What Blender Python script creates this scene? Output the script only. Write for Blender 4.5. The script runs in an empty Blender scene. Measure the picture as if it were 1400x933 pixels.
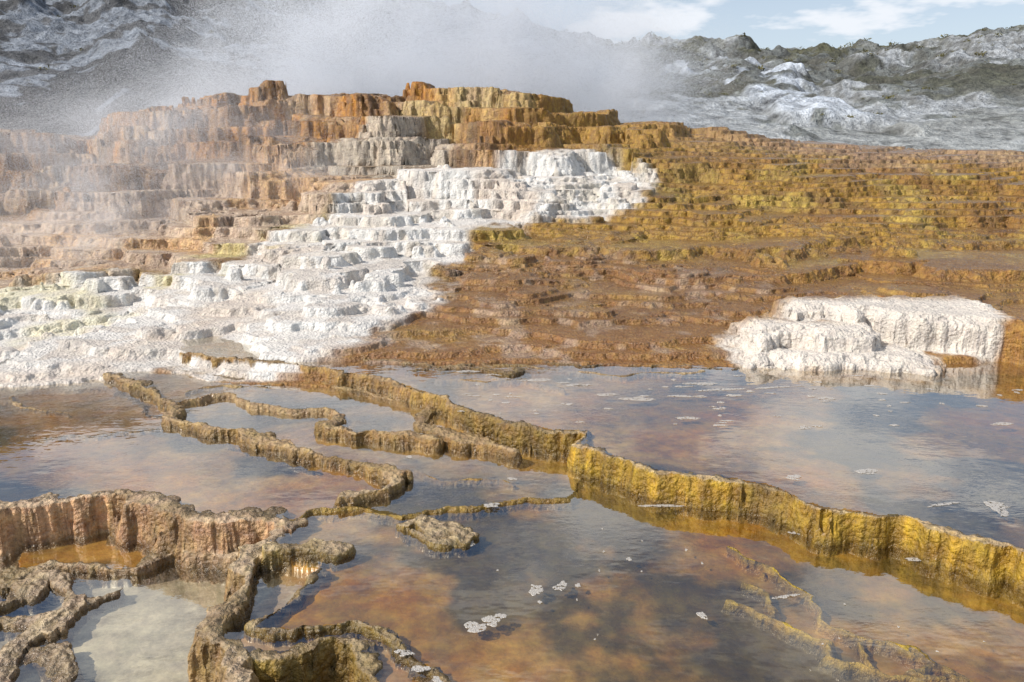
import bpy, math, numpy as np, time
T0=time.time()
F=28/36*1400; TH=math.radians(13.0); HC=2.6
ct,st=math.cos(TH),math.sin(TH)
f32=np.float32
# ------------------------------------------------------------------ survey helpers
def tanrow(row):
    up=-(row-466.5)/F
    return (-st+up*ct)/(ct+up*st)
def G(px,row,z=0.0):
    up=-(row-466.5)/F
    d=((px-700)/F, ct+up*st, -st+up*ct)
    t=(z-HC)/d[2]
    return (d[0]*t,d[1]*t)
def W(pts,z): return [G(a,b,z) for a,b in pts]
# ------------------------------------------------------------------ noise
def hsh(ix,iy,seed):
    n=(ix.astype(np.uint32)*np.uint32(374761393)+iy.astype(np.uint32)*np.uint32(668265263)+np.uint32((seed*2246822519)&0xffffffff))
    n=(n^(n>>np.uint32(13)))*np.uint32(1274126177)
    n^=n>>np.uint32(16)
    n=n*np.uint32(2654435761); n^=n>>np.uint32(15)
    return (n>>np.uint32(8)).astype(f32)*f32(1/16777216.)
def vn(x,y,seed=0):
    fx=np.floor(x);fy=np.floor(y)
    tx=(x-fx).astype(f32);ty=(y-fy).astype(f32)
    ix=fx.astype(np.int32);iy=fy.astype(np.int32)
    sx=tx*tx*tx*(tx*(tx*6-15)+10);sy=ty*ty*ty*(ty*(ty*6-15)+10)
    a=hsh(ix,iy,seed);b=hsh(ix+1,iy,seed);c=hsh(ix,iy+1,seed);d=hsh(ix+1,iy+1,seed)
    return (a+(b-a)*sx)*(1-sy)+(c+(d-c)*sx)*sy
def fbm(x,y,sc,oct=4,seed=0,gain=.5):
    s=0;a=1;n=0;x=x/sc;y=y/sc
    for o in range(oct):
        s=s+a*(vn(x,y,seed+o*17)*2-1);n+=a;a*=gain
        x,y=x*1.62+y*1.21+3.1,y*1.62-x*1.21+7.7
    return s/n
def ridged(x,y,sc,oct=4,seed=0,gain=.5):
    s=0;a=1;n=0;x=x/sc;y=y/sc
    for o in range(oct):
        s=s+a*(1-np.abs(vn(x,y,seed+o*13)*2-1));n+=a;a*=gain
        x,y=x*1.62+y*1.21+3.1,y*1.62-x*1.21+7.7
    return s/n
def worley(x,y,sc,seed=0,wid=False):
    x=x/sc;y=y/sc
    ix=np.floor(x).astype(np.int32);iy=np.floor(y).astype(np.int32)
    f1=np.full(x.shape,9,f32);idd=np.zeros(x.shape,f32)
    for i in (-1,0,1):
        for j in (-1,0,1):
            cx=ix+i;cy=iy+j
            dx=cx+hsh(cx,cy,seed)-x;dy=cy+hsh(cx,cy,seed+5)-y
            d=(dx*dx+dy*dy).astype(f32)
            if wid: idd=np.where(d<f1,hsh(cx,cy,seed+9),idd)
            f1=np.minimum(f1,d)
    return (np.sqrt(f1),idd) if wid else np.sqrt(f1)
def n3(x,y,z,seed=0):
    fz=np.floor(z);tz=(z-fz).astype(f32);tz=tz*tz*(3-2*tz)
    k=fz.astype(np.int32)
    return vn(x+k*17.37,y+k*9.71,seed)*(1-tz)+vn(x+(k+1)*17.37,y+(k+1)*9.71,seed)*tz
def ss(a,b,x):
    t=np.clip((x-a)/(b-a),0,1);return t*t*(3-2*t)
# ------------------------------------------------------------------ base slope
PX=np.array([-400,0,150,210,300,450,600,700,800,950,1100,1250,1400,1800.])
YK=np.array([8.0,9,10,11.5,13.5,16,19,22,24.5,27,32])
R={-400:[520,490,440,390,345,305,235,190],0:[520,490,440,390,345,300,235,190],150:[515,480,435,388,340,292,242,200],210:[510,476,431,385,335,286,225,156],
300:[502,468,425,378,325,275,205,153],450:[487,453,410,362,310,262,200,142],600:[488,452,412,365,312,255,190,144],
700:[490,452,414,368,313,250,188,146],800:[488,452,415,369,315,256,203,168],950:[487,452,414,370,317,262,213,187],
1100:[487,446,411,368,318,265,221,202],1250:[487,438,400,364,316,267,225,209],1400:[487,438,400,364,316,268,229,214],1800:[487,438,400,363,316,268,229,214]}
UT=(PX-700)/1060.
ZT=np.zeros((len(PX),len(YK)))
for i,p in enumerate(PX):
    r=R[int(p)]
    z=[HC+Y*tanrow(q) for Y,q in zip(YK[1:9],r)]
    L=.10 if p<250 else (.15 if p<500 else .31)
    z[0]=max(z[0],L+.01)
    ZT[i]=[L-.16]+z+[z[-1]+.05,z[-1]-.3]
def base(u,Y):
    i=np.clip(np.searchsorted(UT,u)-1,0,len(UT)-2);j=np.clip(np.searchsorted(YK,Y)-1,0,len(YK)-2)
    a=np.clip((u-UT[i])/(UT[i+1]-UT[i]),0,1);b=(Y-YK[j])/(YK[j+1]-YK[j]);b=np.clip(b,-6,1)
    a=a*a*(3-2*a)
    return (ZT[i,j]*(1-a)+ZT[i+1,j]*a)*(1-b)+(ZT[i,j+1]*(1-a)+ZT[i+1,j+1]*a)*b
def loc(px,row):
    up=-(row-466.5)/F; u=(px-700)/F/(ct+up*st)
    Ys=np.linspace(8.0,26,600); zz=base(np.full(600,u),Ys); ray=HC+Ys*tanrow(row)
    k=np.argmax(zz>=ray) if (zz>=ray).any() else 599
    return (u*Ys[k],Ys[k])
# ------------------------------------------------------------------ grid
NU=1400
U=np.linspace(-.86,.86,NU)
Yr=np.concatenate([np.geomspace(2.3,9,760,endpoint=False),np.geomspace(9,26,1150,endpoint=False),np.linspace(26,32,50)])
NV=len(Yr); NW=int((Yr<11.5).sum())
UU,YY=np.meshgrid(U,Yr)
X=(UU*YY).astype(f32);Y=YY.astype(f32)
def idx_bbox(xs,ys,pts,m,nmax=None):
    p=np.array(pts);k=(xs>p[:,0].min()-m)&(xs<p[:,0].max()+m)&(ys>p[:,1].min()-m)&(ys<p[:,1].max()+m)
    return np.nonzero(k)
def inpoly(x,y,p):
    c=np.zeros(x.shape,bool)
    for (x0,y0),(x1,y1) in zip(p,p[1:]+p[:1]):
        if y0==y1: continue
        k=((y0>y)!=(y1>y))&(x<(x1-x0)*(y-y0)/(y1-y0)+x0)
        c^=k
    return c
def segdist(x,y,p,tops=None,closed=False):
    q=p+p[:1] if closed else p
    best=np.full(x.shape,1e9,f32);top=np.zeros(x.shape,f32)
    for n in range(len(q)-1):
        x0,y0=q[n];x1,y1=q[n+1];dx,dy=x1-x0,y1-y0;l=dx*dx+dy*dy+1e-9
        t=np.clip(((x-x0)*dx+(y-y0)*dy)/l,0,1)
        d=(x-x0-t*dx)**2+(y-y0-t*dy)**2
        k=d<best
        best=np.where(k,d,best)
        if tops is not None: top=np.where(k,tops[n]+(tops[n+1]-tops[n])*t,top)
    return np.sqrt(best),top
# ---- terraces
warp=fbm(X,Y,3.0,3,1)
zx=X+.6*fbm(X,Y,1.6,4,31)+.14*fbm(X,Y,.3,3,41); zy=Y+.8*fbm(X,Y,1.5,4,37)+.14*fbm(X,Y,.3,3,43)
zn=fbm(X,Y,.55,4,47,.6)
def zone(pts,blur=.25,nz=.55):
    p=[loc(a,b) for a,b in pts]
    out=np.zeros(X.shape,f32)
    k=idx_bbox(zx,zy,p,blur+.05)
    x=zx[k];y=zy[k]
    d,_=segdist(x,y,p,closed=True);ins=inpoly(x,y,p)
    v=np.clip(.5+.5*np.where(ins,d,-d)/blur,0,1)
    out[k]=ss(.2,.8,v+nz*zn[k]*(1-np.abs(2*v-1)))
    return out
m_white=zone([(685,232),(760,218),(850,225),(892,245),(888,278),(830,292),(760,300),(690,322),(640,342),(622,375),(605,400),(560,432),(510,455),(460,474),(400,490),(340,503),(230,520),(150,538),(0,545),(-300,545),(-300,430),(0,398),(60,390),(200,385),(335,370),(370,340),(420,305),(500,280),(550,258),(640,250)],.45)
m_pink=zone([(-300,330),(0,312),(150,300),(250,250),(420,236),(520,262),(500,290),(400,310),(345,360),(200,385),(0,392),(-300,392)],.7)
m_redlow=zone([(620,345),(760,355),(1000,375),(1100,400),(1010,450),(1010,500),(700,500),(520,500),(250,540),(350,490),(520,440),(600,395)],.6)
m_yel=zone([(-300,400),(0,398),(60,390),(130,400),(150,430),(60,470),(0,480),(-300,480)],.4)
m_yel2=zone([(340,330),(420,300),(430,330),(400,345),(350,360),(300,385),(200,400),(200,385)],.3)
m_pale=zone([(500,205),(610,200),(620,250),(520,252),(420,250),(430,220)],.4)
m_cream=zone([(540,160),(640,150),(760,175),(750,215),(640,215),(540,200)],.6)
print('zones',time.time()-T0)
H=base(UU,YY).astype(f32)
up_l=ss(15.5,19,Y)*ss(.12,-.05,UU)
up_c=ss(18.5,20.5,Y)*(1-up_l)*ss(.45,.1,UU)
near=ss(8.6,12,Y)
cwx=(X+.25*fbm(X,Y,.8,3,9)+.05*fbm(X,Y,.15,2,19))*.72;cwy=Y+.25*fbm(X,Y,.8,3,11)+.05*fbm(X,Y,.15,2,29)
w1,id1=worley(cwx,cwy*.95,1.35,3,True); w2,id2=worley(cwx,cwy*1.05,.55,8,True); w3,id3=worley(cwx*1.3,cwy*.8,2.3,14,True)
hi=ss(13,19,Y)
rt=ss(.1,.35,UU)*ss(19,23,Y)
calm=1-.45*ss(14.5,11.5,Y)*(1-.9*m_white)
rside=ss(-.03,.12,UU)*ss(12.5,14.5,Y)*(1-m_white)
damp=(1-.7*rt)*calm*(1-.38*rside)
Hn=H+((.10+.22*near+.08*hi)*(.5-w1)*ss(8.2,10,Y) + (.03+.09*near+.05*m_white)*(.5-w2)*(.5+.5*calm) + (up_l*.55+up_c*.3)*(.45-w3))*damp
Hn+=((.06+.14*near+.04*hi)*fbm(X*.7,Y,2.2,4,21)+hi*.18*fbm(X,Y,6,2,27))*damp
cap=base(UU,np.full_like(UU,24.5)).astype(f32)+.12+.40*(id3-.6)
Hn=np.where(Y>18,np.minimum(Hn,cap),Hn)
fl=fbm(X,Y,.22,3,51,.5); fl2=worley(X,Y,.17,77)
Hn+=((.010+.014*near+.016*up_l)*fl + (.010+.014*near+.02*up_l)*(.5-fl2))*calm
Hn+=(.05*near)*fbm(X,Y,.5,2,61)*calm*calm*(1-.5*rside)
def Tr(h,step,rho,lip=.05,tread=.12):
    k=np.floor(h/step);f=h/step-k
    t=ss(0,1,f/rho)
    return step*(k+(1-tread)*t+tread*f+lip*np.exp(-((f-rho*1.15)/.09)**2)*t)
big=np.clip(up_l*.88+up_c*.6+.22*ss(13,17,Y)*(1-up_l)*(1-rt),0,1)
p3=(id3-.5)*.26+.40*fbm(X,Y,5,2,63)+.3
Hb=Hn+big*(Tr(Hn+p3,.62,.17,.03,.10)-p3-Hn)
p1=(id1-.5)*(.06-.035*rside)+.14*fbm(X*.7,Y,2.4,2,65)+.09
Hb2=Tr(Hb+p1,.20,.20,.06,.16)-p1
Hb2b=Tr(Hb+p1,.115,.22,.08,.12)-p1
k_=np.clip(ss(13,17,Y)*ss(-.05,.1,UU)*.9+m_white*ss(12.5,11,Y),0,1);Hb2=Hb2*(1-k_)+Hb2b*k_
p2=(id2-.5)*.012+.04*fbm(X,Y,1.2,2,69)
Hb1=Tr(Hb+p2,.062,.22,.14,.10)-p2
mm=np.clip(ss(10.8,13.0,Y+.9*warp)*(1-.7*m_redlow)+m_white*.9*ss(8.7,9.4,Y),0,1)
Z=Hb1*(1-mm)+Hb2*mm
Z=Z.astype(f32)
del Hb1,Hb2,Hb2b
print('terr',time.time()-T0)
# ---- pools
xn=X[:NW];yn=Y[:NW]
xw=xn+.08*fbm(xn,yn,.38,2,101)+.042*fbm(xn,yn,.11,3,103); yw=yn+.08*fbm(xn,yn,.38,2,111)+.042*fbm(xn,yn,.11,3,113)
m_whiteR=np.zeros(X.shape,f32)
Zt=Z[:NW]
def backed(pts,z,yb):
    p=W(pts,z);return [(p[0][0],yb)]+p+[(p[-1][0]+.1,yb)]
flt=fbm(xn,yn,.2,4,121,.6);flw=worley(xn+.06*flt,yn+.05*flt,.26,123)
for pts,ztop,yb,endw in (([(1025,490),(1045,487),(1070,490),(1120,495),(1170,490),(1230,495),(1270,499),(1285,492)],.43,9.7,1300),
                    ([(1036,456),(1055,450),(1085,448),(1120,454),(1185,458),(1200,450)],.64,9.9,1300),
                    ([(1090,421),(1120,418),(1165,425),(1185,423),(1250,430),(1330,435),(1385,438),(1440,444)],.79,10.6,1378)):
    p=backed(pts,ztop,yb)
    k=idx_bbox(xw,yw,p,.6)
    d,_=segdist(xw[k],yw[k],p,closed=True);ins=inpoly(xw[k],yw[k],p)
    s_=np.where(ins,d,-d)+.07*flt[k]+.12*(.42-flw[k])
    zt=ztop-.07*ss(.16,0,s_)+.03*flt[k]-.03*ss(.1,.7,s_)+.03*np.floor(3*vn(xn[k]/.4,yn[k]/.4,127))/3-(.50*ss(0,-.12,s_)+.16*ss(0,-.34,s_))
    Zt[k]=np.maximum(Zt[k],zt)
    pxx=700+1060*xn[k]/yn[k]
    mk=ss(-.20,-.08,s_)*ss(0,25,endw-pxx+25*flt[k])*ss(yb+.1,yb-.6,yn[k]+.3*flt[k])
    m=m_whiteR[:NW][k];m_whiteR[:NW][k]=np.maximum(m,mk)
Z[:NW]=Zt
zA,zB,zC,zD,zE,zF,zG,zP,zQ,zH=.31,.09,-.22,.10,.11,.16,-.18,.0,.06,-.2
M=W([(565,532),(600,542),(640,562),(690,578),(750,584),(808,590),(790,603),(828,622),(900,640),(1000,652),(1060,663),(1130,690),(1230,703),(1300,726),(1400,756),(1600,815)],.32)
R1=W([(250,480),(330,490),(400,496),(450,503),(520,513),(565,532)],.32)
L1=W([(150,508),(192,522),(238,548),(236,568),(300,585),(370,601),(430,616),(500,633),(545,646),(525,664),(480,668)],.19)
L2=W([(470,568),(450,577),(490,586),(560,591),(590,600)],.21)
ringF=W([(238,548),(320,536),(345,551),(400,558),(450,558),(470,568)],.17)
EB=W([(400,712),(430,700),(480,690),(560,697),(620,690),(660,690),(770,680)],.115)
W3=W([(-400,700),(-150,692),(0,686),(60,680),(100,676),(180,672),(215,680),(240,688),(300,702),(350,697),(400,712)],.13)
Kr=W([(400,712),(375,730),(340,752),(330,768),(342,790),(300,835),(288,858),(322,880),(316,930),(322,1080)],.11)
blk=W([(375,742),(415,740),(462,744)],.15)
K2=W([(462,744),(440,768),(405,800),(378,828),(356,856)],.105)
outer=W([(356,856),(400,862),(440,853),(490,848),(530,860),(545,888),(600,925),(660,975)],.105)
inner=W([(318,902),(360,898),(400,893),(440,874),(480,869),(512,900),(530,950),(540,1050)],.08)
GC=W([(30,780),(62,768),(130,772),(190,770),(245,748),(262,725)],-.16)
lc1=W([(-60,800),(20,782),(70,790),(95,820),(60,848),(10,878),(-20,935),(-60,1000)],-.18)
lc2=W([(-60,870),(0,845),(60,848)],-.18)
lc3=W([(-80,760),(0,790),(40,800),(20,820),(-60,830)],-.18)
isl=W([(556,712),(582,704),(600,718),(640,726)],.14)
isl2=W([(570,724),(610,740),(632,736)],.12)
sh1=W([(1000,745),(1040,766),(1080,796),(1122,812),(1130,850),(1180,866),(1240,886),(1330,926),(1380,960)],.098)
sh2=W([(990,820),(1050,842),(1090,856),(1140,872),(1135,902),(1200,906)],.095)
sh3=W([(1010,792),(1045,812),(1060,838)],.092)
sh4=W([(1240,886),(1270,900),(1255,915),(1330,926)],.095)
sh5=W([(1180,866),(1200,905),(1290,935)],.093)
b1=W([(250,508),(330,516),(400,514),(470,526),(540,541)],.18)
b2=W([(15,541),(30,556),(92,564)],.11)
b3=W([(390,505),(440,500),(510,508),(560,520)],.22)
b4=W([(570,505),(620,500),(690,508),(712,502)],.34)
b5=W([(620,494),(700,498),(760,503),(850,512),(960,507)],.32)
b6=W([(330,502),(420,512),(480,511)],.21)
b7=W([(350,525),(430,520),(500,532),(545,548)],.18)
b8=W([(455,488),(540,492),(600,500),(640,496)],.34)
b9=W([(640,486),(720,490),(800,497),(900,497),(1010,503)],.335)
b10=W([(260,535),(300,525),(370,528)],.17)
b11=W([(560,640),(600,655),(640,650),(700,662)],.113)
b12=W([(60,740),(110,722),(170,728),(215,740)],-.17)
b13=W([(255,735),(290,750),(335,755)],-.1)
b14=W([(95,820),(140,812),(165,800)],-.2)
b15=W([(345,800),(365,790),(395,768)],.01)
b17=W([(0,905),(60,900),(85,930)],-.2)
b18=W([(590,548),(570,575),(600,590),(660,600),(700,612)],.22)
b19=W([(600,515),(660,522),(720,518),(770,530)],.32)
b20=W([(60,600),(140,592),(225,585)],.098)
b21=W([(150,520),(210,560),(280,600),(370,622),(440,645)],.105)
b22=W([(820,655),(900,672),(1000,680),(1080,700)],.10)
AP=R1+M[1:]+[(9,3.2),(12,12),(-5.5,12)]
levels=[('B',zB,[(-99,-99),(99,-99),(99,12),(-99,12)])]
levels.append(('C',zC,Kr+[(-9,2.0),(-9,9),G(400,640)]))
levels.append(('G',zG,W([(62,768),(130,772),(190,770),(245,748),(262,725),(262,690),(50,690),(30,770)],-.16)))
levels.append(('P',zP,W([(342,790),(330,768),(340,752),(440,760),(405,800),(378,828),(356,856),(300,862),(290,852)],.105)))
levels.append(('Q',zQ,W([(300,862),(356,856),(400,862),(440,853),(490,848),(530,860),(545,888),(600,925),(660,975),(530,990),(512,900),(480,869),(440,874),(400,893),(360,898),(318,902)],.105)))
levels.append(('H',zH,inner+W([(320,1050)],.08)))
levels.append(('D',zD,W3+W([(430,700),(480,690)],.115)+L1[::-1]+[(-6,11.8),(-12,11.8),(-12,5.)]))
levels.append(('E',zE,L1+EB[2:]+W([(790,655)],.11)+[(1.2,8.5),(-4,11.8),(-6,11.8)]))
levels.append(('F',zF,L1[:3]+ringF[1:]+L2[1:]+[M[2],M[0],(-4,11.8),(-6,11.8)]))
levels.append(('A',zA,AP))
lev=np.zeros(xn.shape,f32);reg=np.zeros(xn.shape,np.int8)
for i,(n,z,p) in enumerate(levels):
    k=idx_bbox(xw,yw,p,.01);ins=inpoly(xw[k],yw[k],p)
    kk=(k[0][ins],k[1][ins]);lev[kk]=z;reg[kk]=i
print('reg',time.time()-T0)
dep={0:.07,1:.08,2:.04,3:.05,4:.045,5:.1,6:.05,7:.05,8:.045,9:.06}
dd=np.array([dep[i] for i in range(10)],f32)[reg]
bednoise=fbm(xn,yn,.9,4,201)
bed=lev-dd*(1+.45*bednoise)+.004*fbm(xn,yn,.12,3,205)
GOLD=(.31,.19,.04);BRN=(.24,.135,.045);PNK=(.46,.28,.16);OLV=(.23,.15,.045);CR=(.36,.27,.17);YG=(.36,.25,.06)
rims=[(M,.32,.035,GOLD),(R1,.32,.03,BRN),(L1,.185,.045,(.30,.19,.08)),(L2,.205,.04,BRN),(ringF,.168,.010,CR),(EB,.111,.008,OLV),
(W3,.125,.065,PNK),(Kr,.105,.05,(.28,.18,.085)),(blk,.15,.065,(.27,.19,.07)),(K2,.103,.020,OLV),(outer,.105,.024,(.27,.18,.05)),(inner,.08,.028,OLV),
(GC,-.158,.03,(.34,.22,.12)),(lc1,-.17,.05,(.36,.25,.15)),(lc2,-.175,.05,(.36,.25,.15)),(lc3,-.17,.05,(.36,.25,.15)),(isl,.14,.05,OLV),(isl2,.12,.03,OLV),
(sh1,.096,.006,YG),(sh2,.091,.009,YG),(sh3,.088,.007,YG),(sh4,.091,.012,YG),(sh5,.089,.010,YG),(b1,.18,.025,CR),(b2,.11,.010,CR),(b3,.22,.025,BRN),(b4,.335,.035,BRN),(b5,.318,.012,CR),(b6,.21,.02,BRN),
(b7,.172,.016,CR),(b8,.335,.025,BRN),(b9,.33,.022,BRN),(b10,.17,.014,CR),(b11,.108,.006,OLV),(b12,-.17,.02,(.34,.2,.09)),
(b13,-.1,.05,(.36,.24,.14)),(b14,-.2,.03,(.36,.25,.15)),(b15,.01,.02,CR),(b17,-.2,.05,(.36,.25,.15)),(b18,.20,.05,BRN),(b19,.312,.008,CR),(b20,.095,.006,CR),(b21,.092,.02,OLV),(b22,.075,.03,GOLD)]
Zn=np.full(xn.shape,-9,f32);rc=np.zeros(xn.shape+(3,),f32);smk=np.zeros(xn.shape,f32)
wn=vn(xn/.13,yn/.13,301); wn2=fbm(xn,yn,.05,3,305); wl=fbm(xn,yn,.45,2,307); wv=worley(xn,yn,.055,309); wb=worley(xn+.03*wn2,yn+.03*wn2,.16,313); wt=fbm(xn,yn,.16,3,317)
for p,top,w,c in rims:
    m=.55;k=idx_bbox(xw,yw,p,m)
    tz=[top]*len(p)
    d,tp=segdist(xw[k],yw[k],p,tz)
    small=w<.02
    ww=w*(.3+.8*wn[k]+1.3*np.clip(wl[k]+.3,0,1.5)) + (0 if small else .014*wn2[k]+.045*(.5-wb[k]))
    tp=tp+(.012 if small else .014)*wl[k]+(.010 if small else .022)*wt[k]-(.002 if small else .014)*wv[k]
    e=np.clip(d-ww,0,None)
    if small: drop=.05*ss(0,.025,e)+.4*ss(.015,.12,e)
    else: drop=.26*ss(-.012,.06,e)-.26*ss(-.012,.06,0*e)+.34*ss(.0,.22,e)
    zr=tp-.012*np.clip(d/w,0,1)**2*(0.3 if small else 1)-drop
    zo=Zn[k];g=zr>zo
    Zn[k]=np.where(g,zr,zo)
    sm=smk[k];sm[g]=1. if small else 0.;smk[k]=sm
    col=rc[k];col[g]=np.array(c,f32);rc[k]=col
Zp=np.maximum(bed,Zn);isr=ss(-.02,.01,Zn-bed)
Zs=Z[:NW]
Zs2=np.where(yn>7.9,Zs,-9)
tot=np.maximum(Zp,Zs2)
f_s=ss(-.01,.02,Zs2-Zp)
tot=np.where(yn>11.0,np.maximum(Zs2,-.9),tot)
Z[:NW]=tot
# ------------------------------------------------------------------ colour
def mixc(a,b,t): return a*(1-t[...,None])+np.array(b,f32)*t[...,None]
gz_v,gz_u=np.gradient(Z)
dY=np.gradient(Yr).astype(f32)[:,None]
slope=np.sqrt((gz_v/dY)**2+(gz_u/(np.gradient(U)[None].astype(f32)*Y))**2)
riser=ss(.5,1.6,slope)
n1=fbm(X,Y,1.4,4,401);n2=fbm(X,Y,.35,3,405);n3_=fbm(X,Y,4,3,409);n4=fbm(X,Y,.9,4,413)
C=np.zeros(X.shape+(3,),f32)
C[:]=(.32,.19,.05)
C=mixc(C,(.25,.20,.055),ss(-.1,.4,n3_)*ss(13,17,Y))
C=mixc(C,(.20,.10,.035),ss(-.1,.4,n1)*.7)
C=mixc(C,(.42,.31,.09),ss(.0,.4,n4)*.65)
C=mixc(C,(.12,.07,.03),ss(.1,.5,n2)*.55)
C=mixc(C,(.26,.125,.055),ss(14.5,11.5,Y+.8*n1)*.55)
C=mixc(C,(.32,.22,.15),ss(21,23,Y+1.5*n1)*ss(.1,.3,UU)*.8)
C=mixc(C,(.27,.14,.055),up_l*.95)
C=mixc(C,(.46,.33,.21),up_l*ss(-.1,.4,n1)*.8)
C=mixc(C,(.42,.19,.045),up_l*ss(-.0,.35,n4)*.75)
C=mixc(C,(.08,.05,.03),up_l*ss(.05,.4,n2+.3*n1)*.65)
C=mixc(C,(.34,.20,.06),up_c*.6)
C=mixc(C,(.12,.07,.03),up_c*ss(0,.4,n4)*.6)
C=mixc(C,(.22,.115,.05),m_redlow*.8)
C=mixc(C,(.33,.20,.07),m_redlow*ss(.0,.4,n4)*.7)
C=mixc(C,(.43,.33,.25),m_redlow*ss(.05,.4,n2)*.5)
C=mixc(C,(.50,.39,.30),m_pink*.85)
C=mixc(C,(.33,.23,.16),m_pink*ss(0,.4,n2)*.7)
C=mixc(C,(.52,.31,.14),m_pink*ss(.05,.4,n4)*.65)
C=mixc(C,(.48,.42,.34),m_pale*.85)
C=mixc(C,(.50,.38,.18),m_cream*ss(-.3,.3,n1)*.7)
C=mixc(C,(.17,.10,.05),(1-riser)*.5*ss(9,11,Y)*(1-m_pink))
white=np.clip(m_white*(.74+.6*ss(-.3,.2,n2+.5*n1)),0,1)
C=mixc(C,(.68,.66,.62),white)
C=mixc(C,(.52,.42,.33),m_white*ss(.05,.45,n1)*.6)
C=mixc(C,(.46,.38,.31),m_white*(1-riser)*.3)
C=mixc(C,(.60,.54,.34),m_yel*.6*ss(-.3,.2,n4))
C=mixc(C,(.52,.44,.20),m_yel2*.7*ss(-.3,.2,n4))
C=mixc(C,(.62,.56,.49),m_whiteR)
C=mixc(C,(.45,.29,.15),m_whiteR*ss(.05,.35,n4)*.7)
C[:]=C*(1+.18*zn)[...,None]
wet=np.full(X.shape,.5,f32)*(1-m_white*.8)*(1-m_whiteR*.8)
wet=np.maximum(wet,(1-riser)*.95*(1-m_white)*(1-m_whiteR)*ss(8,9,Y))
bc=np.array([(.28,.165,.05),(.38,.35,.28),(.22,.09,.02),(.38,.36,.30),(.36,.26,.16),(.2,.12,.04),(.24,.14,.045),(.24,.155,.05),(.25,.17,.08),(.24,.14,.04)],f32)[reg]
q1=fbm(xn,yn,1.3,5,501);q2=fbm(xn,yn,.3,4,503);q3=fbm(xn,yn,.07,2,507);q4=fbm(xn,yn,.7,5,509)
bc=mixc(bc,(.44,.29,.12),ss(0,.40,q1)*.65*(reg!=1))
bc=mixc(bc,(.05,.045,.018),ss(.0,.3,-q4)*.8*(reg!=1))
bc=mixc(bc,(.36,.16,.03),ss(.1,.45,q4)*.5*(reg!=1))
bc=mixc(bc,(.26,.18,.10),ss(.0,.35,q4)*.6*(reg==1))
bc=bc*(1+.45*q2+.3*q3)[...,None]
rcol=rc*(1+.3*q2+.25*q3)[...,None]
crust=(1-riser[:NW])*isr
rcol=mixc(rcol,(.46,.36,.25),crust*.65*(1-smk))
rcol=mixc(rcol,(.10,.065,.02),ss(.35,.75,wv)*.45)
lf=ss(.4,-.3,xn)*ss(5.5,6,yn)
rcol=mixc(rcol,(.30,.185,.075),lf*.5*isr)
rcol=mixc(rcol,(.14,.09,.03),ss(.0,.35,q4)*isr*.6)
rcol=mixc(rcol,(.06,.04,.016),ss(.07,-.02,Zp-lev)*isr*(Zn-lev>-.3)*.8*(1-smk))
icol=isr*np.where(smk>.5,ss(-.05,-.008,Zn-lev),1)
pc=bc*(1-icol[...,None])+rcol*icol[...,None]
f_s2=np.where(yn>11,1,f_s)
under=ss(.02,-.05,tot-lev)*(yn<10.5)
sc=C[:NW];sc=mixc(sc,(.18,.10,.04),under*.6*(1-m_white[:NW]))
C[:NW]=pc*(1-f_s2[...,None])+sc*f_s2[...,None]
wp=.5+.35*ss(.08,.0,tot-lev)
wet[:NW]=wp*(1-f_s2)+wet[:NW]*f_s2
C=np.clip(C,.01,.85)
bedm=np.zeros(X.shape,f32);bedm[:NW]=(1-isr)*(1-f_s2)
print('col',time.time()-T0)
# ------------------------------------------------------------------ displacement along normal
xu=np.gradient(X,axis=1);yu=np.gradient(Y,axis=1);zu=gz_u
xv=np.gradient(X,axis=0);yv=np.gradient(Y,axis=0);zv=gz_v
nx=yu*zv-zu*yv;ny=zu*xv-xu*zv;nz=xu*yv-yu*xv
ln=np.sqrt(nx*nx+ny*ny+nz*nz)+1e-12;sg=np.sign(nz);nx*=sg/ln;ny*=sg/ln;nz*=sg/ln
amp=np.clip(Y/12,.5,1.6)*(.3+.7*ss(.3,1.2,slope))*(1-.4*ss(13.5,11.5,Y)*ss(9,9.6,Y))*(1-.25*rside)
am2=np.clip(np.maximum(isr,f_s2),.1,1);am2=np.where((smk>.5)&(f_s2<.5),.12,am2)
amp[:NW]*=am2
d=amp*(.06*(n3(X/.25,Y/.25,Z/.17,601)-.5)+.045*(n3(X/.10,Y/.10,Z/.08,607)-.5)+.022*(n3(X/.04,Y/.04,Z/.04,611)-.5))
Xd=X+nx*d;Yd=Y+ny*d;Zd=Z+nz*d
print('disp',time.time()-T0)
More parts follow.
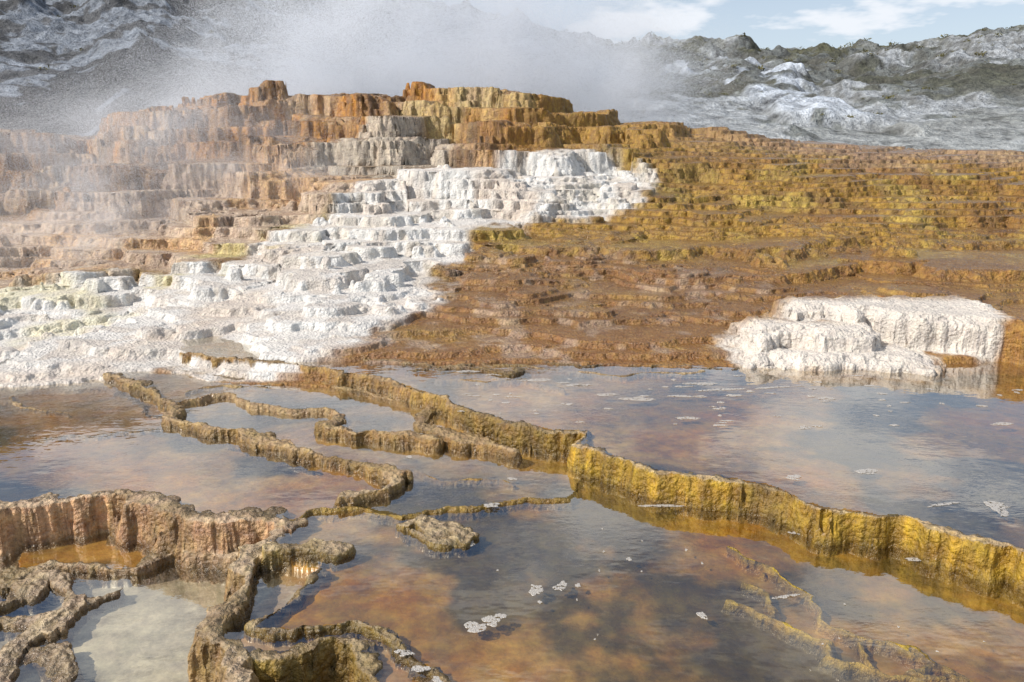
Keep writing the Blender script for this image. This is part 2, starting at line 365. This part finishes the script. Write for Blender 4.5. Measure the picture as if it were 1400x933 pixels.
def gridmesh(name,Xa,Ya,Za,cols=None,keep=None,smooth=True,extra=None):
    nv,nu=Xa.shape
    co=np.stack([Xa,Ya,Za],-1).reshape(-1,3).astype(f32)
    i=np.arange(nv*nu,dtype=np.int32).reshape(nv,nu)
    q=np.stack([i[:-1,:-1],i[:-1,1:],i[1:,1:],i[1:,:-1]],-1)
    q=q.reshape(-1,4) if keep is None else q[keep]
    if keep is not None:
        used=np.zeros(nv*nu,bool);used[q.ravel()]=True
        rem=np.cumsum(used)-1;co=co[used];q=rem[q].astype(np.int32)
    me=bpy.data.meshes.new(name)
    me.vertices.add(len(co));me.vertices.foreach_set('co',co.ravel())
    me.loops.add(q.size);me.loops.foreach_set('vertex_index',q.ravel().astype(np.int32))
    me.polygons.add(len(q));me.polygons.foreach_set('loop_start',np.arange(0,q.size,4,dtype=np.int32))
    me.polygons.foreach_set('use_smooth',np.full(len(q),smooth))
    me.update(calc_edges=True)
    if cols is not None:
        at=me.color_attributes.new('Col','FLOAT_COLOR','POINT');at.data.foreach_set('color',cols.reshape(-1).astype(f32))
    if extra is not None:
        at=me.attributes.new('bed','FLOAT','POINT');at.data.foreach_set('value',extra.reshape(-1).astype(f32))
    ob=bpy.data.objects.new(name,me);bpy.context.scene.collection.objects.link(ob);return ob
# ------------------------------------------------------------------ node helpers
def newmat(n):
    m=bpy.data.materials.new(n);m.use_nodes=True;nt=m.node_tree;nt.nodes.clear();return m,nt
class NB:
    def __init__(s,nt): s.nt=nt
    def n(s,t,**k):
        o=s.nt.nodes.new(t)
        for a,b in k.items():
            if a[0]=='_':
                key=a[1:];key=int(key) if key.isdigit() else key.replace('__',' ')
                if isinstance(b,bpy.types.NodeSocket): s.nt.links.new(b,o.inputs[key])
                else: o.inputs[key].default_value=b
            else: setattr(o,a,b)
        return o
    def m(s,op,a,b=0.,c=None,clamp=False):
        k=dict(operation=op,use_clamp=clamp,_0=a,_1=b)
        if c is not None:k['_2']=c
        return s.n('ShaderNodeMath',**k).outputs[0]
    def noise(s,v,sc,det=4,rough=.55):
        return s.n('ShaderNodeTexNoise',_Vector=v,_Scale=sc,_Detail=det,_Roughness=rough).outputs[0]
    def mr(s,v,a,b,c=0.,d=1.):
        return s.n('ShaderNodeMapRange',interpolation_type='SMOOTHSTEP',_0=v,_1=a,_2=b,_3=c,_4=d).outputs[0]
    def mixc(s,f,a,b,bt='MIX'):
        o=s.n('ShaderNodeMix',data_type='RGBA',blend_type=bt)
        for i,v in ((0,f),(6,a),(7,b)):
            if isinstance(v,bpy.types.NodeSocket): s.nt.links.new(v,o.inputs[i])
            else:o.inputs[i].default_value=v if i==0 else (*v,1)[:4]
        return o.outputs[2]
# travertine
mt,nt=newmat('travertine');B=NB(nt)
at=B.n('ShaderNodeAttribute',attribute_name='Col')
bd=B.n('ShaderNodeAttribute',attribute_name='bed').outputs['Fac']
tc=B.n('ShaderNodeTexCoord').outputs['Object']
mp=B.n('ShaderNodeMapping',_Vector=tc,_Scale=(8,8,1.0)).outputs[0]
geo=B.n('ShaderNodeNewGeometry');nzs=B.n('ShaderNodeSeparateXYZ',_0=geo.outputs['Normal']).outputs[2]
wall=B.mr(nzs,.25,.75,1,0)
strk=B.noise(mp,1.0,3,.6)
fine=B.noise(tc,38,3,.65)
med=B.noise(tc,9,3,.6)
keepf=B.m('SUBTRACT',1.0,B.m('MULTIPLY',bd,.5))
v1=B.m('ADD',B.m('MULTIPLY',B.m('SUBTRACT',strk,.5),B.m('MULTIPLY',wall,1.8)),1.0)
v2=B.m('ADD',B.m('MULTIPLY',B.m('SUBTRACT',fine,.5),B.m('MULTIPLY',keepf,1.4)),1.0)
v3=B.m('ADD',B.m('MULTIPLY',B.m('SUBTRACT',med,.5),B.m('MULTIPLY',keepf,1.2)),1.0)
vv=B.m('MULTIPLY',B.m('MULTIPLY',v1,v2),v3)
wh=B.mr(B.n('ShaderNodeSeparateColor',_0=at.outputs['Color']).outputs[2],.25,.55)
vv=B.n('ShaderNodeMix',data_type='FLOAT',_0=B.m('MULTIPLY',wh,.6),_2=vv,_3=1.0).outputs[0]
cmb=B.n('ShaderNodeCombineColor',_0=vv,_1=vv,_2=vv).outputs[0]
colr=B.mixc(1.0,at.outputs['Color'],cmb,'MULTIPLY')
hs=B.n('ShaderNodeHueSaturation',_Color=colr,_Hue=B.m('ADD',B.m('MULTIPLY',med,.05),.475),_Saturation=1.1).outputs[0]
vor=B.n('ShaderNodeTexVoronoi',_Vector=tc,_Scale=26.0,_Randomness=1.0).outputs[0]
bh=B.m('ADD',B.m('MULTIPLY',vor,-.5),B.m('ADD',B.m('MULTIPLY',fine,.8),med))
bp=B.n('ShaderNodeBump',_Strength=B.m('MULTIPLY',B.m('SUBTRACT',1.0,B.m('MULTIPLY',bd,.85)),1.0),_Distance=.032,_Height=bh).outputs[0]
rg=B.m('SUBTRACT',.85,B.m('MULTIPLY',at.outputs['Alpha'],.68))
rg=B.m('ADD',rg,B.m('MULTIPLY',B.m('SUBTRACT',med,.5),.4),clamp=True)
p=B.n('ShaderNodeBsdfPrincipled',_Base__Color=hs,_Roughness=rg,_Normal=bp)
p.inputs['Specular IOR Level'].default_value=.5
nt.links.new(p.outputs[0],B.n('ShaderNodeOutputMaterial').inputs[0])
cols=np.concatenate([C,wet[...,None]],-1)
ter=gridmesh('travertine_terraces',Xd,Yd,Zd,cols,extra=bedm);ter.data.materials.append(mt)
print('mesh',time.time()-T0)
# water : thin shallow water, two-sided Schlick-like reflectance
mw,nt=newmat('pool_water');B=NB(nt)
tc=B.n('ShaderNodeTexCoord').outputs['Object']
rp=B.noise(B.n('ShaderNodeMapping',_Vector=tc,_Scale=(1,1.6,1)).outputs[0],5,2,.5)
rp2=B.noise(B.n('ShaderNodeMapping',_Vector=tc,_Scale=(1,1.8,1)).outputs[0],30,1,.5)
am=B.mr(B.noise(tc,.55,1),.45,.62)
h=B.m('ADD',rp,B.m('MULTIPLY',rp2,B.m('MULTIPLY',am,.2)))
bp=B.n('ShaderNodeBump',_Strength=.15,_Distance=.010,_Height=h).outputs[0]
inc=B.n('ShaderNodeNewGeometry').outputs['Incoming']
dt=B.n('ShaderNodeVectorMath',operation='DOT_PRODUCT',_0=inc,_1=bp).outputs['Value']
om=B.m('SUBTRACT',1.0,B.m('ABSOLUTE',dt),clamp=True)
fr=B.m('ADD',B.m('MULTIPLY',B.m('POWER',om,2.5),.90),.10,clamp=True)
tr=B.n('ShaderNodeBsdfTransparent',_0=(.98,.94,.84,1))
gl=B.n('ShaderNodeBsdfGlossy',_Roughness=.01,_Normal=bp)
mx=B.n('ShaderNodeMixShader',_0=fr,_1=tr.outputs[0],_2=gl.outputs[0])
nt.links.new(mx.outputs[0],B.n('ShaderNodeOutputMaterial').inputs[0])
s2=slice(None,None,2)
rg2=reg[s2,s2];lv=lev[s2,s2];tt=tot[s2,s2]
same=(rg2[:-1,:-1]==rg2[1:,:-1])&(rg2[:-1,:-1]==rg2[:-1,1:])&(rg2[:-1,:-1]==rg2[1:,1:])
dpt=tt<lv+.03
anyw=dpt[:-1,:-1]|dpt[1:,:-1]|dpt[:-1,1:]|dpt[1:,1:]
keep=same&anyw&(yn[s2,s2][:-1,:-1]<10.8)
wa=gridmesh('pool_water',xn[s2,s2],yn[s2,s2],lv,None,keep);wa.data.materials.append(mw)
# ------------------------------------------------------------------ hills
NH=1000;uh=np.linspace(-1.1,1.1,NH);Yh=np.concatenate([np.geomspace(29,190,560),np.geomspace(200,900,20)])
Uh,YH=np.meshgrid(uh,Yh);XH=Uh*YH
sp=np.array([-500,-100,150,400,520,600,700,780,830,880,960,1020,1100,1200,1250,1300,1400,1700])
sr=np.array([-260,-220,-150,-60,-20,3,28,52,66,56,62,70,64,70,50,38,26,20])
rowr=np.interp(uh*1060+700,sp,sr)
tr_=np.array([tanrow(r) for r in rowr])
rd=np.interp(uh*1060+700,[0,600,830,900,1400],[100,135,110,88,84])
zr=HC+rd*tr_
z0=base(uh,np.full(NH,32.))-.15
Y0=31.
t=(YH-Y0)/(rd-Y0)[None]
tt_=np.clip(t,0,1)
g=.4*tt_+.6*tt_**1.2
hz=z0+(zr-z0)*g-np.clip(t-1,0,9)*6
a=np.clip((YH-33)/25,0,1)
wx=XH+3*fbm(XH,YH,12,3,771);wy=YH+3*fbm(XH,YH,12,3,773)
hz=hz+a*(YH/100)*(4.2*(ridged(wx,wy*.45,15,6,701,.58)-.6)+1.8*fbm(XH,YH,5,5,705,.6))*np.where(t>.93,.4,1)
hz=hz+a*.4*fbm(XH,YH,1.6,4,711,.6)
wk=worley(wx,wy,3.2,791)
hz=hz+a*(YH/100)*1.1*(.5-wk)*np.where(t>.93,.3,1)
cx,cy=(1055-700)/1060*50,52.
wr=fbm(XH,YH,4,4,781)
md=ss(1.1,.4,np.sqrt(((XH-cx)/3.6)**2+((YH-cy)/15.)**2)+1.2*wr)
hz=hz+md*.7
hn=fbm(XH,YH,9,5,731,.6);hn2=fbm(XH,YH,2.2,4,735,.6)
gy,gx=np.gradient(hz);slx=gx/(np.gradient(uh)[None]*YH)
CH=np.zeros(XH.shape+(3,),f32);CH[:]=(.20,.212,.20)
CH=mixc(CH,(.42,.44,.455),ss(-.0,.16,hn+.5*hn2))
CH=mixc(CH,(.085,.085,.05),ss(.03,.17,-hn+.6*hn2)*.85*ss(36,50,YH))
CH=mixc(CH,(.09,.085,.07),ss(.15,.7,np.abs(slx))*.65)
CH=mixc(CH,(.11,.105,.09),ss(.45,.8,wk)*.5)
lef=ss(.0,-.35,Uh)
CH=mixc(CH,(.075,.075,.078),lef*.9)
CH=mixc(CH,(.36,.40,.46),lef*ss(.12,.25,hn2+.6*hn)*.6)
CH=mixc(CH,(.15,.095,.05),lef*ss(.1,.3,-hn)*ss(.4,.8,t)*.7)
CH=mixc(CH,(.12,.115,.05),ss(.75,.97,t)*.6*ss(-.2,.2,hn2))
CH=mixc(CH,(.62,.67,.74),md*ss(-.15,.15,hn2+hn)*.85)
CH=mixc(CH,(.42,.43,.42),ss(52,34,YH+6*hn)*.8*ss(-.3,0,Uh)*ss(-.35,.1,hn2))
CHa=np.concatenate([np.clip(CH,.02,.8),np.ones(XH.shape+(1,),f32)],-1)
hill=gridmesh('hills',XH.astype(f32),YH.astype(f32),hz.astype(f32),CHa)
mh,nt=newmat('hill_rock');B=NB(nt)
at=B.n('ShaderNodeAttribute',attribute_name='Col');tc=B.n('ShaderNodeTexCoord').outputs['Object']
a1=B.noise(tc,.9,6,.72);a2=B.noise(tc,4.5,3,.7)
v=B.m('ADD',B.m('MULTIPLY',a1,3.4),B.m('MULTIPLY',a2,1.6));v=B.m('MAXIMUM',B.m('SUBTRACT',v,1.45),.1)
cm=B.n('ShaderNodeCombineColor',_0=v,_1=v,_2=v).outputs[0]
cc=B.mixc(1.0,at.outputs['Color'],cm,'MULTIPLY')
bp=B.n('ShaderNodeBump',_Strength=1.0,_Distance=1.2,_Height=B.m('ADD',a1,B.m('MULTIPLY',a2,.15))).outputs[0]
p=B.n('ShaderNodeBsdfPrincipled',_Base__Color=cc,_Roughness=.95,_Normal=bp)
nt.links.new(p.outputs[0],B.n('ShaderNodeOutputMaterial').inputs[0])
hill.data.materials.append(mh)
gx_,gy_=np.meshgrid(np.linspace(-900,900,3),np.linspace(-900,900,3))
gr=gridmesh('ground',gx_,gy_,gx_*0-1.2,np.tile(np.array([.3,.27,.22,1],f32),(9,1)));gr.data.materials.append(mh)
# shrubs
rng=np.random.default_rng(4)
vs=[];fs=[]
def hz_at(u,y):
    i=np.clip(np.searchsorted(uh,u),0,NH-1);j=np.clip(np.searchsorted(Yh,y),0,len(Yh)-1);return hz[j,i]
for k in range(420):
    u=rng.uniform(-.7,.75);px=u*1060+700
    rdd=np.interp(px,[0,600,830,900,1400],[100,135,110,88,84])
    y=rng.uniform(.55,1.0)**.6*rdd if rng.random()<.6 else rng.uniform(40,rdd)
    z=hz_at(u,y);s=rng.uniform(.15,.55)*(y/80)
    c=np.array([u*y,y,z])
    for q in range(34):
        o=rng.normal(size=3)*[.5,.5,.38]*s;o[2]=abs(o[2])*.7
        a_=rng.normal(size=3)*.16*s;b_=rng.normal(size=3)*.16*s
        n0=len(vs);vs+= [c+o-a_,c+o+a_,c+o+b_];fs.append((n0,n0+1,n0+2))
me=bpy.data.meshes.new('shrubs');me.from_pydata([tuple(v) for v in vs],[],fs)
sb=bpy.data.objects.new('shrubs',me);bpy.context.scene.collection.objects.link(sb)
ms,nt=newmat('shrub_leaves');B=NB(nt)
tc=B.n('ShaderNodeTexCoord').outputs['Object']
p=B.n('ShaderNodeBsdfPrincipled',_Base__Color=B.mixc(B.noise(tc,2,2),(.05,.06,.02),(.16,.13,.04)),_Roughness=.9)
nt.links.new(p.outputs[0],B.n('ShaderNodeOutputMaterial').inputs[0]);me.materials.append(ms)
# ------------------------------------------------------------------ foam
vs=[];fs=[]
def blob(px,row,wpx,hpx,L,ang=0,seed=0):
    x0,y0=G(px,row,L);sx=wpx/F*y0*.5;sy=abs(G(px,row-hpx/2,L)[1]-G(px,row+hpx/2,L)[1])*.5
    r=np.random.default_rng(seed);ph=r.uniform(0,6.28,9);am=r.uniform(.4,1,9)*np.array([.26,.18,.12,.09,.07,.06,.05,.04,.04])
    N=72;base_=len(vs)
    ring=[]
    for i in range(N):
        a_=i/N*2*math.pi;rr=1+sum(am[j]*math.sin((j+2)*a_+ph[j]) for j in range(9))
        rr=max(rr,.3)
        ring.append((rr*math.cos(a_)*sx,rr*math.sin(a_)*sy))
    ca,sa=math.cos(ang),math.sin(ang)
    for s_,dz in ((1,.0015),(.92,.004)):
        for a_,b_ in ring: vs.append((x0+(a_*ca-b_*sa)*s_,y0+(a_*sa+b_*ca)*s_,L+dz))
    for i in range(N):
        j=(i+1)%N;fs.append((base_+i,base_+j,base_+N+j,base_+N+i))
    fs.append(tuple(base_+N+i for i in range(N)))
b=zB;e_=zE
for i,(a_,b_,w_,h_,L) in enumerate([(650,858,36,13,b),(672,849,26,14,b),(684,843,16,8,b),(733,807,20,15,b),(767,802,18,12,b),(790,801,10,4,b),(738,824,6,4,b),(960,842,14,9,b),(1075,816,40,4,b),
 (1362,692,34,12,zA),(1372,702,18,7,zA),(940,572,30,4,zA),(1185,645,26,8,zA),(1085,653,24,6,zA),(1100,585,20,4,zA),(735,520,50,3,zA),(790,527,40,3,zA),(830,540,34,3,zA),(872,546,46,5,zA),
 (960,525,40,4,zA),(985,533,60,3,zA),(930,542,40,2,zA),(1003,541,20,3,zA),(1370,580,40,3,zA),(1060,530,60,2,zA),(552,893,26,9,b),(575,915,30,8,b),(600,930,26,7,b),(672,691,26,5,e_),(641,744,16,8,b),
 (1095,730,30,4,b),(1255,765,40,4,b),(905,692,60,3,b),(560,625,10,4,e_),(690,512,40,3,zA),(640,508,30,3,zA),(1290,690,50,3,zA),(1215,744,36,4,b),(700,655,14,3,e_),(860,765,8,4,b),(1130,545,30,3,zA)]):
    blob(a_,b_,w_,h_,L,rng.uniform(-.3,.3),i)
for i in range(60):
    a_=rng.uniform(620,1400);b_=rng.uniform(512,585);blob(a_,b_,rng.uniform(4,20),rng.uniform(1,2.4),zA,0,200+i)
for i in range(22):
    a_=rng.uniform(620,1350);b_=rng.uniform(720,920)
    if b_>(620+(a_-800)*.32 if a_>800 else 700)+80: blob(a_,b_,rng.uniform(2,4),rng.uniform(1.5,3),zB,0,300+i)
me=bpy.data.meshes.new('foam');me.from_pydata(vs,[],fs);fo=bpy.data.objects.new('foam',me);bpy.context.scene.collection.objects.link(fo)
mf,nt=newmat('foam');B=NB(nt);tc=B.n('ShaderNodeTexCoord').outputs['Object']
vo=B.n('ShaderNodeTexVoronoi',_Vector=tc,_Scale=110.0).outputs[0]
p=B.n('ShaderNodeBsdfPrincipled',_Base__Color=B.mixc(vo,(.55,.52,.48),(.36,.32,.27)),_Roughness=.4,_Normal=B.n('ShaderNodeBump',_Strength=.8,_Distance=.006,_Height=vo).outputs[0])
hole=B.mr(B.noise(tc,42,2),.36,.44)
mx=B.n('ShaderNodeMixShader',_0=B.m('MULTIPLY',hole,.88),_1=B.n('ShaderNodeBsdfTransparent').outputs[0],_2=p.outputs[0])
nt.links.new(mx.outputs[0],B.n('ShaderNodeOutputMaterial').inputs[0]);me.materials.append(mf)
# ------------------------------------------------------------------ steam : clouds of very fine white condensate flecks
mst,nt=newmat('steam_droplets');B=NB(nt)
dif=B.n('ShaderNodeBsdfDiffuse',_0=(.93,.95,.98,1));trl=B.n('ShaderNodeBsdfTranslucent',_0=(.93,.95,.98,1))
mx=B.n('ShaderNodeMixShader',_0=.5,_1=dif.outputs[0],_2=trl.outputs[0])
nt.links.new(mx.outputs[0],B.n('ShaderNodeOutputMaterial').inputs[0])
stm=bpy.data.objects.new('steam',None);bpy.context.scene.collection.objects.link(stm)
def puff_mesh(name,seed,N=110000,s=.0105,soft=.28):
    r=np.random.default_rng(seed)
    P=r.normal(size=(N*4,3)).astype(f32)
    ln_=np.linalg.norm(P,axis=1);P=P[ln_<2.6]
    wx_=P+.5*np.stack([n3(P[:,0]/.9+31,P[:,1]/.9,P[:,2]/.9,seed+k)-.5 for k in (1,2,3)],-1)
    f=n3(wx_[:,0]/.9,wx_[:,1]/.9,wx_[:,2]/.9,seed)*.62+n3(wx_[:,0]/.42,wx_[:,1]/.42,wx_[:,2]/.42,seed+7)*.28+n3(wx_[:,0]/.2,wx_[:,1]/.2,wx_[:,2]/.2,seed+9)*.10
    pr=np.clip((f-.34)/soft,0,1)
    P=P[r.random(len(P))<pr][:N]
    n=len(P)
    a_=r.normal(size=(n,3));a_/=np.linalg.norm(a_,axis=1)[:,None]
    b_=r.normal(size=(n,3));b_-=a_*(a_*b_).sum(1)[:,None];b_/=np.linalg.norm(b_,axis=1)[:,None]
    co=np.stack([P-a_*s*.5-b_*s*.29,P+a_*s*.5-b_*s*.29,P+b_*s*.58],1).reshape(-1,3).astype(f32)
    me=bpy.data.meshes.new(name);me.vertices.add(n*3);me.vertices.foreach_set('co',co.ravel())
    me.loops.add(n*3);me.loops.foreach_set('vertex_index',np.arange(n*3,dtype=np.int32))
    me.polygons.add(n);me.polygons.foreach_set('loop_start',np.arange(0,n*3,3,dtype=np.int32))
    me.update(calc_edges=True);me.materials.append(mst);return me
pm=[puff_mesh('bank_puff_%d'%i,900+i*31,260000,.0072,.34) for i in range(3)]
pn=[puff_mesh('wisp_puff_%d'%i,1900+i*31,300000,.0055,.40) for i in range(2)]
r=np.random.default_rng(77)
def puff(x,y,z,sx,sy,sz,me):
    o=bpy.data.objects.new('puff',me);o.parent=stm;o.location=(x,y,z);o.scale=(sx,sy,sz)
    o.rotation_euler=(r.uniform(-.3,.3),r.uniform(-.5,.2),r.choice([0,math.pi])+r.uniform(-.3,.3));bpy.context.scene.collection.objects.link(o)
i=0
# bank behind the upper terraces (x along the bank, height, size)
for x,z,s_ in [(-16.5,3.2,1.3),(-14.5,4.0,1.5),(-12.6,4.8,1.6),(-11,3.9,1.5),(-10,6.3,1.8),(-8.2,5.0,1.7),(-8.5,7.6,1.8),(-6.5,5.8,1.8),(-6.2,8.4,2.0),(-4.6,4.8,1.6),(-4.2,7.3,1.9),(-2.8,5.6,1.8),(-2.0,7.9,1.9),(-.8,5.0,1.6),(.6,6.4,1.7),(1.6,5.0,1.5),(2.8,6.2,1.6),(3.8,4.6,1.3),(5.2,5.2,1.3),(-9,4.4,1.4),(-3.4,5.6,1.5),(-5.5,10.3,1.9),(-3,10,1.8),(0.2,8.6,1.5),(-.2,6.0,1.5),(2.0,7.2,1.5),(4.3,6.0,1.3),(-1.6,4.6,1.3),(-6.8,4.4,1.4)]:
    puff(x,33.5+r.uniform(-1.5,2.5),z,s_*1.4,s_*.9,s_,pm[i%3]);i+=1
# wisps over the left terraces
for x,y,z,s_ in [(-11.2,18.8,2.6,.85),(-9.2,19.6,3.0,.9),(-7.4,20.5,3.1,.8),(-9.8,16.8,1.6,.65),(-7.6,17.2,1.7,.6),(-5.6,18.5,2.2,.55),(-12.5,20.5,3.4,.85),(-8.6,14.8,1.1,.5)]:
    puff(x,y,z,s_*1.9,s_,s_*.75,pn[i%2]);i+=1
print('steam',time.time()-T0)
# ------------------------------------------------------------------ light
sel,saz=math.radians(42),math.radians(-112)
dirv=(math.sin(saz)*math.cos(sel),math.cos(saz)*math.cos(sel),math.sin(sel))
sd=bpy.data.lights.new('sun','SUN');sd.energy=5.0;sd.angle=math.radians(.5);sd.color=(1,.955,.89)
so=bpy.data.objects.new('sun',sd);bpy.context.scene.collection.objects.link(so)
from mathutils import Vector
so.rotation_euler=Vector(dirv).to_track_quat('Z','Y').to_euler()
w=bpy.data.worlds.new('World');bpy.context.scene.world=w;w.use_nodes=True;nt=w.node_tree;nt.nodes.clear();B=NB(nt)
sky=B.n('ShaderNodeTexSky',sky_type='NISHITA');sky.sun_disc=False;sky.sun_elevation=sel;sky.sun_rotation=saz
tcw=B.n('ShaderNodeTexCoord').outputs['Generated']
sx_=B.n('ShaderNodeSeparateXYZ',_0=tcw);zz=B.m('MAXIMUM',B.m('ADD',sx_.outputs[2],.18),.05)
cv=B.n('ShaderNodeCombineXYZ',_0=B.m('DIVIDE',sx_.outputs[0],zz),_1=B.m('DIVIDE',sx_.outputs[1],zz)).outputs[0]
cn=B.noise(cv,1.9,5,.55)
cl=B.mr(cn,.44,.60)
low=B.mr(sx_.outputs[2],.40,.12)
cl=B.m('MAXIMUM',cl,B.m('MULTIPLY',low,.5))
skc=B.n('ShaderNodeHueSaturation',_Color=sky.outputs[0],_Saturation=1.25,_Value=1.1).outputs[0]
cc=B.mixc(cl,skc,(8.2,8.6,9.2))
bg=B.n('ShaderNodeBackground',_Color=cc,_Strength=.108)
nt.links.new(bg.outputs[0],B.n('ShaderNodeOutputWorld').inputs[0])
# ------------------------------------------------------------------ camera
cd=bpy.data.cameras.new('camera');cd.lens=28;cd.sensor_width=36;cd.clip_end=3000
co=bpy.data.objects.new('camera',cd);bpy.context.scene.collection.objects.link(co)
co.location=(0,0,HC);co.rotation_euler=(math.radians(90)-TH,0,0)
s=bpy.context.scene;s.camera=co
s.view_settings.view_transform='Standard';s.view_settings.look='None';s.view_settings.exposure=0
print('done',time.time()-T0)
